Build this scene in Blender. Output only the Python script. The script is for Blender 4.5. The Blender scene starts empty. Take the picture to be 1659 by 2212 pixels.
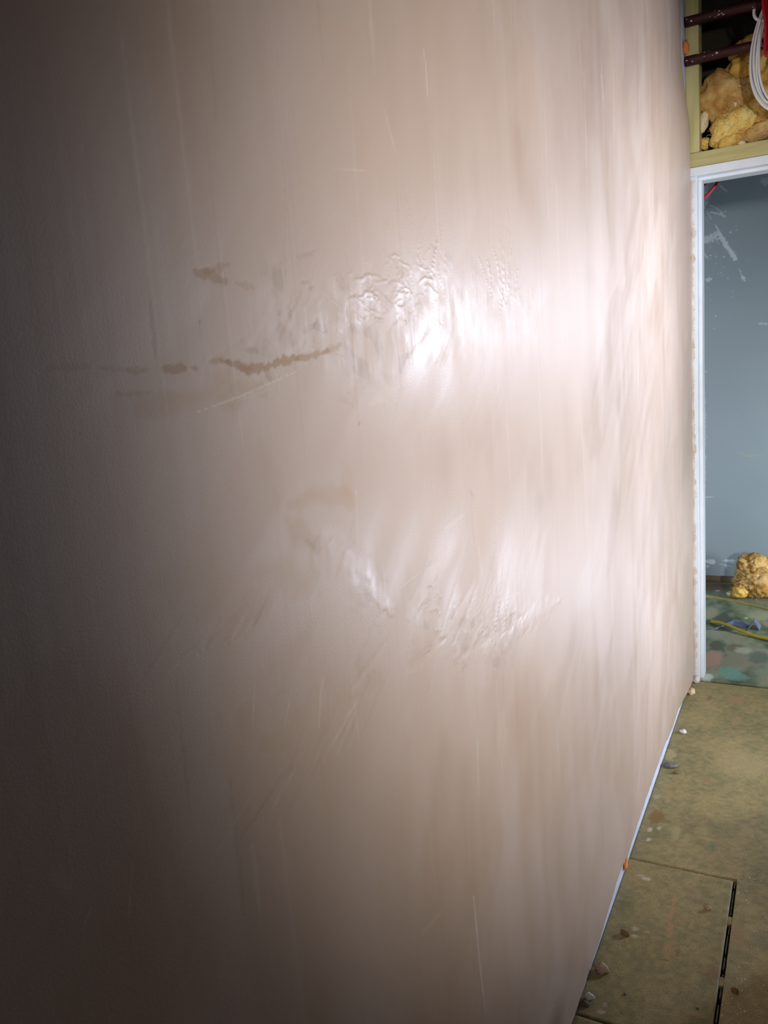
import bpy, bmesh, math, random
import numpy as np
from mathutils import Vector, Matrix, noise as mnoise

scene = bpy.context.scene
COL = scene.collection

# ------------------------------------------------------------------ camera
def set_camera():
    yaw, pitch, roll = 0.4940, 0.1744, -0.0752
    fw = Vector((-math.sin(yaw)*math.cos(pitch), math.cos(yaw)*math.cos(pitch), -math.sin(pitch)))
    rt = Vector((math.cos(yaw), math.sin(yaw), 0)); up = rt.cross(fw)
    c, s = math.cos(roll), math.sin(roll)
    r2 = rt*c + up*s; u2 = up*c - rt*s
    cam = bpy.data.cameras.new('camera'); co = bpy.data.objects.new('camera', cam); COL.objects.link(co)
    m = Matrix((r2, u2, -fw)).transposed().to_4x4(); m.translation = Vector((0.4106, 0, 1.3704))
    co.matrix_world = m
    cam.sensor_fit = 'HORIZONTAL'; cam.sensor_width = 36; cam.lens = 36*1721.04/1659
    cam.clip_start = 0.02; cam.clip_end = 60
    scene.camera = co
set_camera()

# ------------------------------------------------------------------ world, lights, exposure
w = bpy.data.worlds.new('world'); scene.world = w; w.use_nodes = True
w.node_tree.nodes['Background'].inputs[0].default_value = (0.5, 0.55, 0.6, 1)
w.node_tree.nodes['Background'].inputs[1].default_value = 0.0
vs = scene.view_settings
vs.view_transform = 'Standard'; vs.look = 'None'; vs.gamma = 1; vs.exposure = 0.0; vs.use_curve_mapping = False

LAMPS = [  # position of the lens, point it faces, lens size or cone, watts, colour
    dict(pos=(1.837, -1.185, 1.63), aim=(0.0, 2.10, 1.20), w=1080, col=(.96, .96, .97), spot=44.4, blend=.93),
    dict(pos=(1.20, 3.079, 1.500), aim=(0.0, 2.45, 1.70), w=10.2, col=(.85, .95, 1.18), size=.18, spread=95),
    dict(pos=(1.20, 3.079, 0.500), aim=(0.0, 2.45, 0.50), w=7.4, col=(.85, .95, 1.18), size=.18, spread=95),
]
def aimed(o, pos, aim):
    o.location = pos
    o.rotation_euler = (Vector(aim)-Vector(pos)).to_track_quat('-Z', 'Y').to_euler()
for i, L in enumerate(LAMPS):
    if L.get('spot'):
        ld = bpy.data.lights.new('work_lamp_beam', 'SPOT'); ld.spot_size = math.radians(L['spot']); ld.spot_blend = L['blend']
        ld.shadow_soft_size = 0.12
    else:
        ld = bpy.data.lights.new('work_lamp_beam', 'AREA'); ld.shape = 'RECTANGLE'; ld.size = L['size']; ld.size_y = L['size']*.8; ld.spread = math.radians(L['spread'])
    ld.energy = L['w']; ld.color = L['col']
    lo = bpy.data.objects.new('work_lamp_beam', ld); COL.objects.link(lo); aimed(lo, L['pos'], L['aim'])
ld = bpy.data.lights.new('next_room_lamp', 'AREA'); ld.shape = 'RECTANGLE'; ld.size = .3; ld.size_y = .2; ld.energy = 20; ld.color = (.86, .95, 1)
lo = bpy.data.objects.new('next_room_lamp', ld); COL.objects.link(lo); aimed(lo, (1.35, 3.95, .50), (0.0, 4.8, .45))

# ------------------------------------------------------------------ helpers
rng = np.random.RandomState(7)
random.seed(7)
def tag(o, label=None, cat=None, group=None, kind=None):
    if label: o['label'] = label
    if cat: o['category'] = cat
    if group: o['group'] = group
    if kind: o['kind'] = kind
    return o
def link(name, me, mat, parent=None, smooth=False):
    if mat is not None and len(me.materials) == 0: me.materials.append(mat)
    o = bpy.data.objects.new(name, me); COL.objects.link(o)
    if parent is not None: o.parent = parent
    if smooth: me.polygons.foreach_set('use_smooth', [True]*len(me.polygons))
    return o
def pymesh(name, v, f, mat, parent=None, smooth=False):
    me = bpy.data.meshes.new(name); me.from_pydata([tuple(map(float, q)) for q in v], [], f); me.update()
    return link(name, me, mat, parent, smooth)
def empty(name, loc=(0, 0, 0)):
    o = bpy.data.objects.new(name, None); o.empty_display_size = .05; COL.objects.link(o); o.location = loc
    return o
def boxes(name, bs, mat, parent=None, bevel=0.002, off=(0, 0, 0)):
    bm = bmesh.new()
    for (x0, x1, y0, y1, z0, z1) in bs:
        r = bmesh.ops.create_cube(bm, size=1)
        for q in r['verts']:
            q.co = Vector(((x0+x1)/2+q.co.x*(x1-x0)-off[0], (y0+y1)/2+q.co.y*(y1-y0)-off[1], (z0+z1)/2+q.co.z*(z1-z0)-off[2]))
    if bevel:
        bmesh.ops.bevel(bm, geom=list(bm.edges), offset=bevel, segments=2, affect='EDGES', profile=.6)
    me = bpy.data.meshes.new(name); bm.to_mesh(me); bm.free()
    return link(name, me, mat, parent)
def catmull(pts, n=8, closed=False):
    P = [Vector(q) for q in pts]; out = []
    N = len(P); rngi = range(N if closed else N-1)
    for i in rngi:
        if closed: a, b, c, d = P[i-1], P[i], P[(i+1) % N], P[(i+2) % N]
        else: a, b, c, d = P[max(i-1, 0)], P[i], P[i+1], P[min(i+2, N-1)]
        for k in range(n):
            t = k/n
            out.append(.5*((2*b)+(c-a)*t+(2*a-5*b+4*c-d)*t*t+(3*b-a-3*c+d)*t**3))
    if not closed: out.append(P[-1])
    return out
def tube_data(path, r, sides=10, closed=False, flat=1.0):
    v, f = [], []; N = len(path); up = Vector((.03, .02, 1)).normalized(); prev = None
    for i, q in enumerate(path):
        a = path[i-1] if (i > 0 or closed) else path[i]; b = path[(i+1) % N] if (i < N-1 or closed) else path[i]
        t = (b-a).normalized()
        if prev is None:
            n1 = t.orthogonal().normalized()
        else:
            n1 = (prev-t*prev.dot(t)).normalized()
        prev = n1; n2 = t.cross(n1)
        rr = r(i/(N-1)) if callable(r) else r
        for k in range(sides):
            an = 2*math.pi*k/sides
            v.append(q+n1*(math.cos(an)*rr)+n2*(math.sin(an)*rr*flat))
    for i in range(N if closed else N-1):
        for k in range(sides):
            j = (i+1) % N; k2 = (k+1) % sides
            f.append((i*sides+k, i*sides+k2, j*sides+k2, j*sides+k))
    if not closed:
        f.append(tuple(range(sides-1, -1, -1))); f.append(tuple((N-1)*sides+k for k in range(sides)))
    return v, f
def tube(name, path, r, mat, parent=None, sides=10, closed=False, flat=1.0, off=(0, 0, 0)):
    path = [Vector(q)-Vector(off) for q in path]
    v, f = tube_data(path, r, sides, closed, flat)
    return pymesh(name, v, f, mat, parent, True)

# numpy value noise -------------------------------------------------
LAT = rng.rand(256, 256)
def vnoise(x, y, seed=0):
    x = np.asarray(x, float)+seed*17.31; y = np.asarray(y, float)+seed*9.77
    xi = np.floor(x).astype(int); yi = np.floor(y).astype(int); fx = x-xi; fy = y-yi
    fx = fx*fx*(3-2*fx); fy = fy*fy*(3-2*fy)
    a = LAT[xi & 255, yi & 255]; b = LAT[(xi+1) & 255, yi & 255]; c = LAT[xi & 255, (yi+1) & 255]; d = LAT[(xi+1) & 255, (yi+1) & 255]
    return (a*(1-fx)+b*fx)*(1-fy)+(c*(1-fx)+d*fx)*fy
def fbm(x, y, seed=0, octv=4, gain=.5):
    s = 0; a = 1; t = 0
    for o in range(octv):
        s = s+a*vnoise(x*2**o, y*2**o, seed+o*3); t += a; a *= gain
    return s/t
def sstep(a, b, x):
    t = np.clip((x-a)/(b-a), 0, 1); return t*t*(3-2*t)
def seg_dist(Y, Z, pts):
    """distance to a polyline and the running fraction along it"""
    best = np.full(Y.shape, 1e9); frac = np.zeros(Y.shape)
    L = [math.hypot(pts[i+1][0]-pts[i][0], pts[i+1][1]-pts[i][1]) for i in range(len(pts)-1)]; tot = sum(L) or 1e-9; acc = 0
    for i in range(len(pts)-1):
        a, b = pts[i], pts[i+1]; dx, dy = b[0]-a[0], b[1]-a[1]; ll = dx*dx+dy*dy+1e-12
        t = np.clip(((Y-a[0])*dx+(Z-a[1])*dy)/ll, 0, 1)
        d = np.hypot(Y-a[0]-t*dx, Z-a[1]-t*dy); m = d < best
        best = np.where(m, d, best); frac = np.where(m, (acc+t*L[i])/tot, frac); acc += L[i]
    return best, frac
def paint(fields, Y, Z, pts, wid, amount, key, rough=.35, seed=1, soft=.5, taper=True, nz=220):
    """soft-edged stroke of half-width wid added to fields[key]"""
    ys = [q[0] for q in pts]; zs = [q[1] for q in pts]; m = wid*2.5
    sel = np.nonzero((Y > min(ys)-m) & (Y < max(ys)+m) & (Z > min(zs)-m) & (Z < max(zs)+m))
    if len(sel[0]) == 0: return
    y, z = Y[sel], Z[sel]
    d, fr = seg_dist(y, z, pts)
    d = d+wid*rough*2*(fbm(y*nz, z*nz, seed, 3)-.5)
    ww = wid*(np.sin(np.pi*np.clip(fr*.9+.05, 0, 1))**.5) if taper else wid
    k = 1-sstep(1-soft, 1+.15*soft, d/np.maximum(ww, 1e-6))
    fields[key][sel] += amount*k

# materials ---------------------------------------------------------
def mat(name, base=(.5, .5, .5), rough=.6, spec=.5, metal=0.0):
    m = bpy.data.materials.new(name); m.use_nodes = True; n = m.node_tree; b = n.nodes['Principled BSDF']
    b.inputs['Base Color'].default_value = (*base, 1); b.inputs['Roughness'].default_value = rough
    b.inputs['Specular IOR Level'].default_value = spec; b.inputs['Metallic'].default_value = metal
    return m, n, b
def noise_mat(name, cols, rough=.7, scale=(20, 20, 20), detail=5, bump=.3, bscale=200, bdist=.002, spec=.4, ramp=(.3, .7)):
    m, n, b = mat(name, cols[0], rough, spec); N = n.nodes; K = n.links
    tc = N.new('ShaderNodeTexCoord'); mp = N.new('ShaderNodeMapping'); mp.inputs['Scale'].default_value = scale
    nz = N.new('ShaderNodeTexNoise'); nz.inputs['Scale'].default_value = 1; nz.inputs['Detail'].default_value = detail
    cr = N.new('ShaderNodeValToRGB'); e = cr.color_ramp.elements
    e[0].position = ramp[0]; e[0].color = (*cols[0], 1); e[1].position = ramp[1]; e[1].color = (*cols[-1], 1)
    for i, c in enumerate(cols[1:-1]):
        q = e.new(ramp[0]+(ramp[1]-ramp[0])*(i+1)/(len(cols)-1)); q.color = (*c, 1)
    K.new(tc.outputs['Object'], mp.inputs[0]); K.new(mp.outputs[0], nz.inputs['Vector']); K.new(nz.outputs[0], cr.inputs[0]); K.new(cr.outputs[0], b.inputs['Base Color'])
    if bump:
        n2 = N.new('ShaderNodeTexNoise'); n2.inputs['Scale'].default_value = bscale; n2.inputs['Detail'].default_value = 4
        K.new(tc.outputs['Object'], n2.inputs['Vector'])
        bp = N.new('ShaderNodeBump'); bp.inputs['Strength'].default_value = bump; bp.inputs['Distance'].default_value = bdist
        K.new(n2.outputs[0], bp.inputs['Height']); K.new(bp.outputs[0], b.inputs['Normal'])
    return m
def attr_mat(name, rough=.6, spec=.5, bump=.3, bscale=300, bdist=.001, rough_attr=False, speck=0.0, speck_col=(.1, .1, .1), speck_scale=400, vstreak=0.0):
    """base colour from the colour attribute 'pigment', optionally roughness from 'matte'"""
    m, n, b = mat(name, (.5, .5, .5), rough, spec); N = n.nodes; K = n.links
    at = N.new('ShaderNodeAttribute'); at.attribute_name = 'pigment'
    tc = N.new('ShaderNodeTexCoord'); col = at.outputs['Color']
    if speck:
        sp = N.new('ShaderNodeTexNoise'); sp.inputs['Scale'].default_value = speck_scale; sp.inputs['Detail'].default_value = 3
        K.new(tc.outputs['Object'], sp.inputs['Vector'])
        cr = N.new('ShaderNodeMapRange'); cr.inputs[1].default_value = .52; cr.inputs[2].default_value = .66; cr.inputs[4].default_value = speck
        K.new(sp.outputs[0], cr.inputs[0])
        mx = N.new('ShaderNodeMix'); mx.data_type = 'RGBA'; mx.inputs[7].default_value = (*speck_col, 1)
        K.new(cr.outputs[0], mx.inputs[0]); K.new(col, mx.inputs[6]); col = mx.outputs[2]
    K.new(col, b.inputs['Base Color'])
    if rough_attr:
        ra = N.new('ShaderNodeAttribute'); ra.attribute_name = 'matte'; K.new(ra.outputs['Fac'], b.inputs['Roughness'])
    hs = []
    nz = N.new('ShaderNodeTexNoise'); nz.inputs['Scale'].default_value = bscale; nz.inputs['Detail'].default_value = 4
    K.new(tc.outputs['Object'], nz.inputs['Vector'])
    bp = N.new('ShaderNodeBump'); bp.inputs['Strength'].default_value = bump; bp.inputs['Distance'].default_value = bdist
    K.new(nz.outputs[0], bp.inputs['Height']); out = bp.outputs[0]
    if vstreak:
        mp = N.new('ShaderNodeMapping'); mp.inputs['Scale'].default_value = (1, 90, 3.5); K.new(tc.outputs['Object'], mp.inputs[0])
        n3 = N.new('ShaderNodeTexNoise'); n3.inputs['Scale'].default_value = 1; n3.inputs['Detail'].default_value = 6; K.new(mp.outputs[0], n3.inputs['Vector'])
        b2 = N.new('ShaderNodeBump'); b2.inputs['Strength'].default_value = vstreak; b2.inputs['Distance'].default_value = .0015
        K.new(n3.outputs[0], b2.inputs['Height']); K.new(out, b2.inputs['Normal']); out = b2.outputs[0]
    K.new(out, b.inputs['Normal'])
    return m
def grid_mesh(name, P, mat_, parent, pig, matte=None, smooth=True):
    """P: (rows, cols, 3) array -> quad grid with colour attribute"""
    R, C, _ = P.shape; idx = np.arange(R*C).reshape(R, C)
    q = np.stack([idx[:-1, :-1], idx[:-1, 1:], idx[1:, 1:], idx[1:, :-1]], -1).reshape(-1, 4)
    me = bpy.data.meshes.new(name); me.vertices.add(R*C); me.vertices.foreach_set('co', P.reshape(-1).astype(np.float32))
    me.loops.add(q.size); me.loops.foreach_set('vertex_index', q.reshape(-1).astype(np.int32))
    me.polygons.add(len(q)); me.polygons.foreach_set('loop_start', np.arange(0, q.size, 4, dtype=np.int32))
    me.update(calc_edges=True)
    a = me.attributes.new('pigment', 'FLOAT_COLOR', 'POINT')
    c4 = np.ones((R*C, 4), np.float32); c4[:, :3] = np.clip(pig.reshape(-1, 3), 0, 1); a.data.foreach_set('color', c4.reshape(-1))
    if matte is not None:
        a = me.attributes.new('matte', 'FLOAT', 'POINT'); a.data.foreach_set('value', matte.reshape(-1).astype(np.float32))
    me.validate()
    return link(name, me, mat_, parent, smooth)

M = {}
M['board'] = noise_mat('plasterboard_paper', [(.50, .53, .66), (.62, .65, .76)], .8, (30, 30, 30), bump=.2)
M['plain_wall'] = noise_mat('bare_wall', [(.13, .10, .08), (.18, .14, .11)], .85, (3, 3, 3), bump=.2)
M['ceiling'] = noise_mat('ceiling_board', [(.07, .06, .05), (.11, .10, .08)], .9, (4, 4, 4))
M['sub'] = noise_mat('void_dark', [(.02, .018, .014), (.04, .035, .028)], .95, (12, 12, 12))
M['timber'] = noise_mat('treated_timber', [(.42, .37, .15), (.55, .48, .21), (.62, .56, .29)], .7, (30, 30, 3), bump=.3, bscale=120)
M['timber_h'] = noise_mat('treated_timber_lying', [(.34, .30, .12), (.46, .40, .17), (.52, .47, .24)], .7, (3, 30, 45), bump=.3, bscale=120)
M['paint'] = noise_mat('white_primer', [(.66, .70, .76), (.72, .76, .81)], .45, (15, 15, 15), bump=.1)
M['pipe'] = noise_mat('red_oxide_pipe', [(.030, .004, .005), (.060, .008, .008)], .6, (30, 40, 40), bump=.25, bscale=150)
M['splash'] = noise_mat('plaster_splash', [(.55, .50, .47), (.72, .68, .66)], .8, (60, 60, 60))
M['smear'] = noise_mat('pinkish_plaster_smear', [(.50, .40, .33), (.66, .60, .56)], .8, (50, 50, 25), bump=.5)
M['wool'] = noise_mat('mineral_wool', [(.42, .17, .03), (.74, .44, .09), (.88, .64, .20)], .95, (16, 16, 16), 6, 1.0, 160, .006, .1, (.32, .68))
M['wool_y'] = noise_mat('mineral_wool_bright', [(.60, .30, .05), (.86, .58, .15), (.92, .74, .28)], .95, (14, 14, 14), 6, 1.0, 160, .006, .1, (.3, .68))
M['wool_b'] = noise_mat('mineral_wool_dusty', [(.40, .18, .04), (.60, .36, .12), (.76, .55, .25)], .95, (18, 18, 18), 6, 1.0, 160, .006, .1, (.3, .7))
M['wool_w'] = noise_mat('mineral_wool_pale', [(.72, .58, .28), (.86, .78, .55)], .95, (25, 25, 25), 6, 1.0, 160, .006, .1)
M['void'] = noise_mat('void_shade', [(.020, .016, .008), (.040, .032, .016)], .9, (8, 8, 8))  # shade of the deep void, put into a near-black brown
M['white_cable'], _, _ = mat('white_cable', (.80, .80, .82), .35)
M['red_cable'], _, _ = mat('red_cable', (.48, .012, .022), .35)
M['yellow_rod'], _, _ = mat('yellow_cable', (.50, .36, .02), .45)
M['olive'] = noise_mat('olive_strip', [(.30, .26, .07), (.42, .36, .11)], .7, (20, 20, 20))
M['blue'] = noise_mat('blue_grey_foil', [(.11, .13, .24), (.20, .23, .36)], .35, (30, 30, 30), bump=.2)
M['foam'] = noise_mat('orange_foam', [(.62, .17, .03), (.78, .26, .06)], .7, (60, 60, 60), bump=.6, bscale=200)
M['tan'] = noise_mat('tan_filler', [(.55, .34, .14), (.78, .62, .44)], .85, (40, 40, 40), bump=.6)
M['crumb_tan'] = noise_mat('plaster_crumb', [(.30, .20, .12), (.46, .34, .24)], .9, (80, 80, 80), bump=.6)
M['crumb_brown'] = noise_mat('brown_crumb', [(.14, .075, .025), (.24, .14, .05)], .85, (80, 80, 80), bump=.5)
M['crumb_white'] = noise_mat('white_crumb', [(.60, .58, .55), (.78, .76, .74)], .85, (80, 80, 80), bump=.5)
M['crumb_grey'] = noise_mat('grey_crumb', [(.10, .10, .09), (.22, .21, .19)], .9, (80, 80, 80), bump=.5)
M['brown_wood'] = noise_mat('brown_sole_plate', [(.09, .055, .03), (.17, .11, .06)], .85, (8, 30, 40))
M['steel'], _, _ = mat('lamp_steel', (.05, .05, .055), .45, .5, .6)
M['yellow'], _, _ = mat('lamp_yellow', (.65, .40, .02), .45)
M['lens'], _n, _b = mat('lamp_lens', (.9, .9, .9), .2)
_b.inputs['Emission Color'].default_value = (.95, .97, 1, 1); _b.inputs['Emission Strength'].default_value = 2.0
M['joint_dirt'] = noise_mat('dirt_in_joint', [(.20, .14, .06), (.32, .24, .12)], .9, (60, 60, 60))
M['glint'], _, _ = mat('sparkle_flake', (.80, .80, .82), .12, .8)

# ------------------------------------------------------------------ left wall: board with a plaster skim on it
YEND = 3.365
wall = boxes('wall_left', [(-.10, -.004, -2.2, YEND, -.02, 2.80)], M['board'], None, 0)
tag(wall, 'long wall boarded in pale blue grey and skimmed with damp pink plaster', kind='structure')

RELIEF = .35
def build_skim():
    nu, nv = 820, 1020
    u = np.linspace(0, 1, nu); y0 = .20
    lam = math.log(YEND/y0)
    yn = (np.exp(u*lam)-1)/(math.exp(lam)-1)                       # 0..1, dense near the camera end
    tv = np.concatenate([np.linspace(0, .85, 230, endpoint=False), np.linspace(.85, 1.70, 560, endpoint=False), np.linspace(1.70, 2.74, nv-790)])
    T, _ = np.meshgrid(tv, u, indexing='ij')
    # ragged right end: the skim stops short of the corner high up
    zt = [-.1, .3, 1.0, 1.8, 2.12, 2.20, 2.27, 2.32, 2.36, 2.42, 2.8]
    ye = [3.362, 3.362, 3.362, 3.362, 3.362, 3.350, 3.325, 3.285, 3.245, 3.228, 3.226]
    yr = np.interp(tv, zt, ye)+.010*(fbm(tv*14, tv*0+.5, 3, 4)-.5)
    Yg = y0+(yr[:, None]-y0)*yn[None, :]
    zb = np.interp(Yg, [.2, 1.2, 1.45, 1.68, 1.87, 1.95, 2.01, 2.17, 2.45, 2.70, 2.85, 2.98, 3.2, 3.4], [.003, .003, .004, .012, .034, .030, .017, .028, .032, .030, .014, .022, .010, .006])
    zb = np.maximum(.002, zb+.012*(fbm(Yg*22, Yg*0+.3, 8, 4)-.5))
    Zg = zb+(2.74-zb)*(T/2.74)
    F = {k: np.zeros(Yg.shape) for k in ('h', 'stain', 'dark', 'pale', 'gloss', 'dry', 'band')}
    # --- broad undulation and trowel work
    F['h'] += .0030*(fbm(Yg*2.2, Zg*1.6, 11, 3)-.5)
    vs_ = fbm(Yg*26, Zg*1.3, 21, 4)                                  # vertical trowel streaks
    vs2 = fbm(Yg*70, Zg*2.5, 25, 3)
    dg = fbm((Yg*.75+Zg*.65)*4, (-Yg*.65+Zg*.75)*26, 31, 4)          # diagonal sweeps
    dgm = sstep(.45, .62, fbm(Yg*2.3, Zg*2.3, 37, 2))
    F['h'] += .00020*(vs_-.5)+.00022*(vs2-.5)+.00045*(dg-.5)*dgm
    # bow out to the door lining in the lower part of the corner
    F['h'] += .012*sstep(2.95, 3.36, Yg)*(1-sstep(2.16, 2.32, Zg))
    def S(pts, wid, amt, key, **k): paint(F, Yg, Zg, pts, wid, amt*(RELIEF if key == 'h' else 1), key, **k)
    # --- brown scar line where two lifts of plaster meet
    for pts, wd, am in [
        ([(0.4103, 1.3836), (0.4261, 1.3834)], .0035, .55), ([(0.4427, 1.3832), (0.4673, 1.3834)], .0045, .75), ([(0.4736, 1.3842), (0.4817, 1.3822)], .0025, .7),
        ([(0.4923, 1.3879), (0.5085, 1.3879), (0.5258, 1.386)], .0025, .6), ([(0.5114, 1.3878), (0.5345, 1.3835), (0.5515, 1.3804)], .0035, .95),
        ([(0.5353, 1.3813), (0.5495, 1.3797), (0.5675, 1.3814)], .0050, 1.0), ([(0.5674, 1.3806), (0.5945, 1.3855), (0.6207, 1.3878)], .0042, .95),
        ([(0.6169, 1.3874), (0.6486, 1.3898), (0.6761, 1.3937)], .0034, .8), ([(0.5684, 1.3787), (0.5751, 1.3705)], .0048, .5), ([(0.6657, 1.393), (0.7019, 1.3993)], .004, .4),
        ([(0.3429, 1.3873), (0.3754, 1.3874)], .0030, .35), ([(0.3829, 1.3863), (0.4112, 1.3839)], .0020, .35), ([(0.3959, 1.3684), (0.4306, 1.3677)], .0022, .4),
        ([(0.4919, 1.4539), (0.5085, 1.453), (0.5292, 1.4508)], .0055, .75), ([(0.5007, 1.4552), (0.5181, 1.46), (0.533, 1.4633)], .0035, .5), ([(0.5396, 1.4493), (0.563, 1.4477)], .0035, .35)]:
        S(pts, wd, am, 'stain', rough=.8, soft=.35, seed=int(wd*1e5) % 17)
        S(pts, wd*1.2, -.0006*am, 'h', rough=.5, soft=.6)
    for pts, wd, am in [
        ([(0.5409, 1.3958), (0.5592, 1.3952)], .0032, .9), ([(0.5949, 1.4258), (0.597, 1.4298)], .003, .8), ([(0.6266, 1.4093), (0.6432, 1.4153), (0.6624, 1.4233)], .004, .55),
        ([(0.6502, 1.4188), (0.6734, 1.4139)], .006, .7), ([(0.6321, 1.4783), (0.6511, 1.4816), (0.6646, 1.4861)], .003, .45), ([(0.6375, 1.4559), (0.6518, 1.4576)], .0016, .7),
        ([(0.6427, 1.45), (0.6591, 1.453)], .0020, .6), ([(0.4392, 1.4329), (0.4379, 1.4121), (0.4366, 1.3912)], .003, .4), ([(0.6237, 1.5382), (0.6124, 1.4623)], .0012, .35),
        ([(0.7221, 1.3204), (0.7235, 1.3165)], .0011, 1.6), ([(0.3617, 1.3464), (0.3622, 1.3451)], .0010, 1.4), ([(0.489, 1.4189), (0.4898, 1.4172)], .0008, 1.2),
        ([(1.0157, 1.2007), (1.0281, 1.1894)], .003, .55), ([(0.9351, 1.5243), (0.9469, 1.5106)], .0035, .5), ([(0.9529, 1.5028), (0.9567, 1.4807)], .004, .4)]:
        S(pts, wd, am, 'dark', rough=.7, soft=.5)
        S(pts, wd*1.2, -.0004*am, 'h', rough=.5, soft=.6)
    # --- warm drier patches
    for pts, wd, am in [
        ([(0.584, 1.2579), (0.6354, 1.2602), (0.6997, 1.2425)], .014, .5), ([(0.5778, 1.243), (0.6121, 1.2183)], .020, .45), ([(0.5309, 1.2123), (0.6134, 1.1774)], .030, .30),
        ([(0.4154, 1.3583), (0.5565, 1.3636)], .016, .45), ([(0.5493, 1.3211), (0.5673, 1.266)], .02, .3), ([(0.6828, 1.2832), (0.6966, 1.2527)], .016, .3),
        ([(0.509, 1.0829), (0.6611, 1.0356)], .05, .45), ([(0.447, 1.0792), (0.5954, 0.9672)], .05, .35), ([(0.3943, 1.2376), (0.5243, 1.1732)], .05, .3),
        ([(0.7335, 1.7002), (0.8291, 1.5613)], .05, .25), ([(1.3723, 1.8578), (1.4325, 1.7276)], .10, .35), ([(2.0341, 2.1058), (2.1135, 1.8823)], .12, .45),
        ([(2.694, 2.2353), (2.8437, 1.8635)], .12, .5)]:
        S(pts, wd, am, 'dry', rough=.9, soft=.9, nz=40)
    # --- pale scratches and smears
    for pts, wd, am in [
        ([(0.474, 1.3502), (0.5303, 1.3589), (0.6149, 1.3759)], .0012, .8), ([(0.5299, 1.3567), (0.5733, 1.3635)], .0030, .35), ([(0.9482, 1.7469), (0.9524, 1.7225), (0.9517, 1.6923)], .0022, .55),
        ([(1.7162, 2.0066), (1.7562, 1.9065)], .0040, .45), ([(1.9149, 1.9752), (1.9444, 1.9139)], .0050, .5), ([(0.8342, 1.6483), (0.8546, 1.607)], .0030, .35),
        ([(0.7162, 1.5684), (0.7839, 1.5785)], .0014, .35), ([(0.7593, 1.4196), (0.7881, 1.4289)], .0014, .6), ([(0.6876, 1.4423), (0.7076, 1.4342)], .0010, .6),
        ([(0.8335, 1.3551), (0.7501, 1.3376)], .010, .35), ([(0.9435, 0.6244), (0.9523, 0.5091), (0.9622, 0.4193)], .0045, .75), ([(1.0385, 1.1139), (1.0407, 1.0909), (1.0467, 1.0681)], .004, .6),
        ([(0.7848, 1.1237), (0.8395, 1.128)], .002, .6), ([(0.689, 1.1467), (0.7302, 1.1359)], .0014, .5), ([(0.6129, 1.0837), (0.6038, 1.0693), (0.5969, 1.0381)], .0022, .5),
        ([(0.5564, 1.0887), (0.5433, 1.0632)], .0020, .35), ([(0.5069, 1.1173), (0.4985, 1.0792)], .0016, .35), ([(0.9914, 0.847), (0.9853, 0.7565)], .004, .4),
        ([(2.2869, 1.4454), (2.289, 1.1947)], .010, .3), ([(2.3184, 0.3662), (2.3027, 0.2847)], .008, .35), ([(2.2191, 0.2068), (2.1829, 0.1383)], .008, .4),
        ([(0.9231, 1.1664), (0.9874, 1.171)], .004, .35), ([(0.3158, 1.0391), (0.3063, 1.0289)], .0014, .4), ([(0.3546, 1.0483), (0.3434, 1.0093)], .0014, .3),
        ([(0.2919, 1.0812), (0.3022, 1.0583)], .006, .25), ([(0.7635, 0.686), (0.8471, 0.6725)], .004, .25)]:
        S(pts, wd, am, 'pale', rough=.5, soft=.7)
        S(pts, wd*1.3, .0004*am, 'h', rough=.3, soft=.8)
    # --- vertical streaks fanning along the wall
    r2 = random.Random(4)
    for k in range(150):
        yy = .3*math.exp(r2.random()*2.4); zz = r2.uniform(.25, 2.5); ln = r2.uniform(.05, .32)
        S([(yy, zz), (yy+r2.uniform(-.012, .012)*yy, zz-ln)], r2.uniform(.0012, .004)*(.5+yy), r2.uniform(.12, .38), r2.choice(['pale', 'dry', 'dark', 'pale']), rough=.6, soft=.9, seed=k % 13)
    # --- crinkled drag marks in the wet band, upper
    def crinkle(cx, cy, sx, sy, n, ln, seed, amp, vertical=False):
        """short wavy ridges scattered over a patch; centre and spread in metres on the wall"""
        rr = random.Random(seed)
        for k in range(n):
            y = rr.gauss(cx, sx); z = rr.gauss(cy, sy); a = rr.uniform(-.5, .5)+(math.pi/2 if vertical else 0)
            pts = [(y, z)]
            for j in range(4):
                a += rr.uniform(-.8, .8)*(.25 if vertical else 1)
                y += math.cos(a)*ln/4*1.3; z += math.sin(a)*ln/4; pts.append((y, z))
            wd = rr.uniform(.0010, .0020)
            S(pts, wd, amp*rr.uniform(.5, 1.2), 'h', rough=.3, soft=.9)
            S([(q[0]-wd*.6, q[1]-wd*.9) for q in pts], wd*.8, .22, 'dark', rough=.4, soft=.9)  # shade beside each ridge, painted as an offset dark stroke
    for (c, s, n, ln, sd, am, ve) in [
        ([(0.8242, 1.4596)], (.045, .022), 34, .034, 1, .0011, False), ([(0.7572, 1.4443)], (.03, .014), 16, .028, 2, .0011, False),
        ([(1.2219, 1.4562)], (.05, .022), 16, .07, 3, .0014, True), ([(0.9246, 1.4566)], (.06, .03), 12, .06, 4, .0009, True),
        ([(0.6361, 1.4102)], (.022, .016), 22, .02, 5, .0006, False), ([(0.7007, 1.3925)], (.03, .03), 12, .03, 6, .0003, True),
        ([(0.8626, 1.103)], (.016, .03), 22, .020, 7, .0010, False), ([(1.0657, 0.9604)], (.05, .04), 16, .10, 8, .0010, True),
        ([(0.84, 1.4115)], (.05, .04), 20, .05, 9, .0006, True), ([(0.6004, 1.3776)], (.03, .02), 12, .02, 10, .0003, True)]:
        crinkle(c[0][0], c[0][1], s[0], s[1], n, ln, sd, am, ve)
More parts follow.
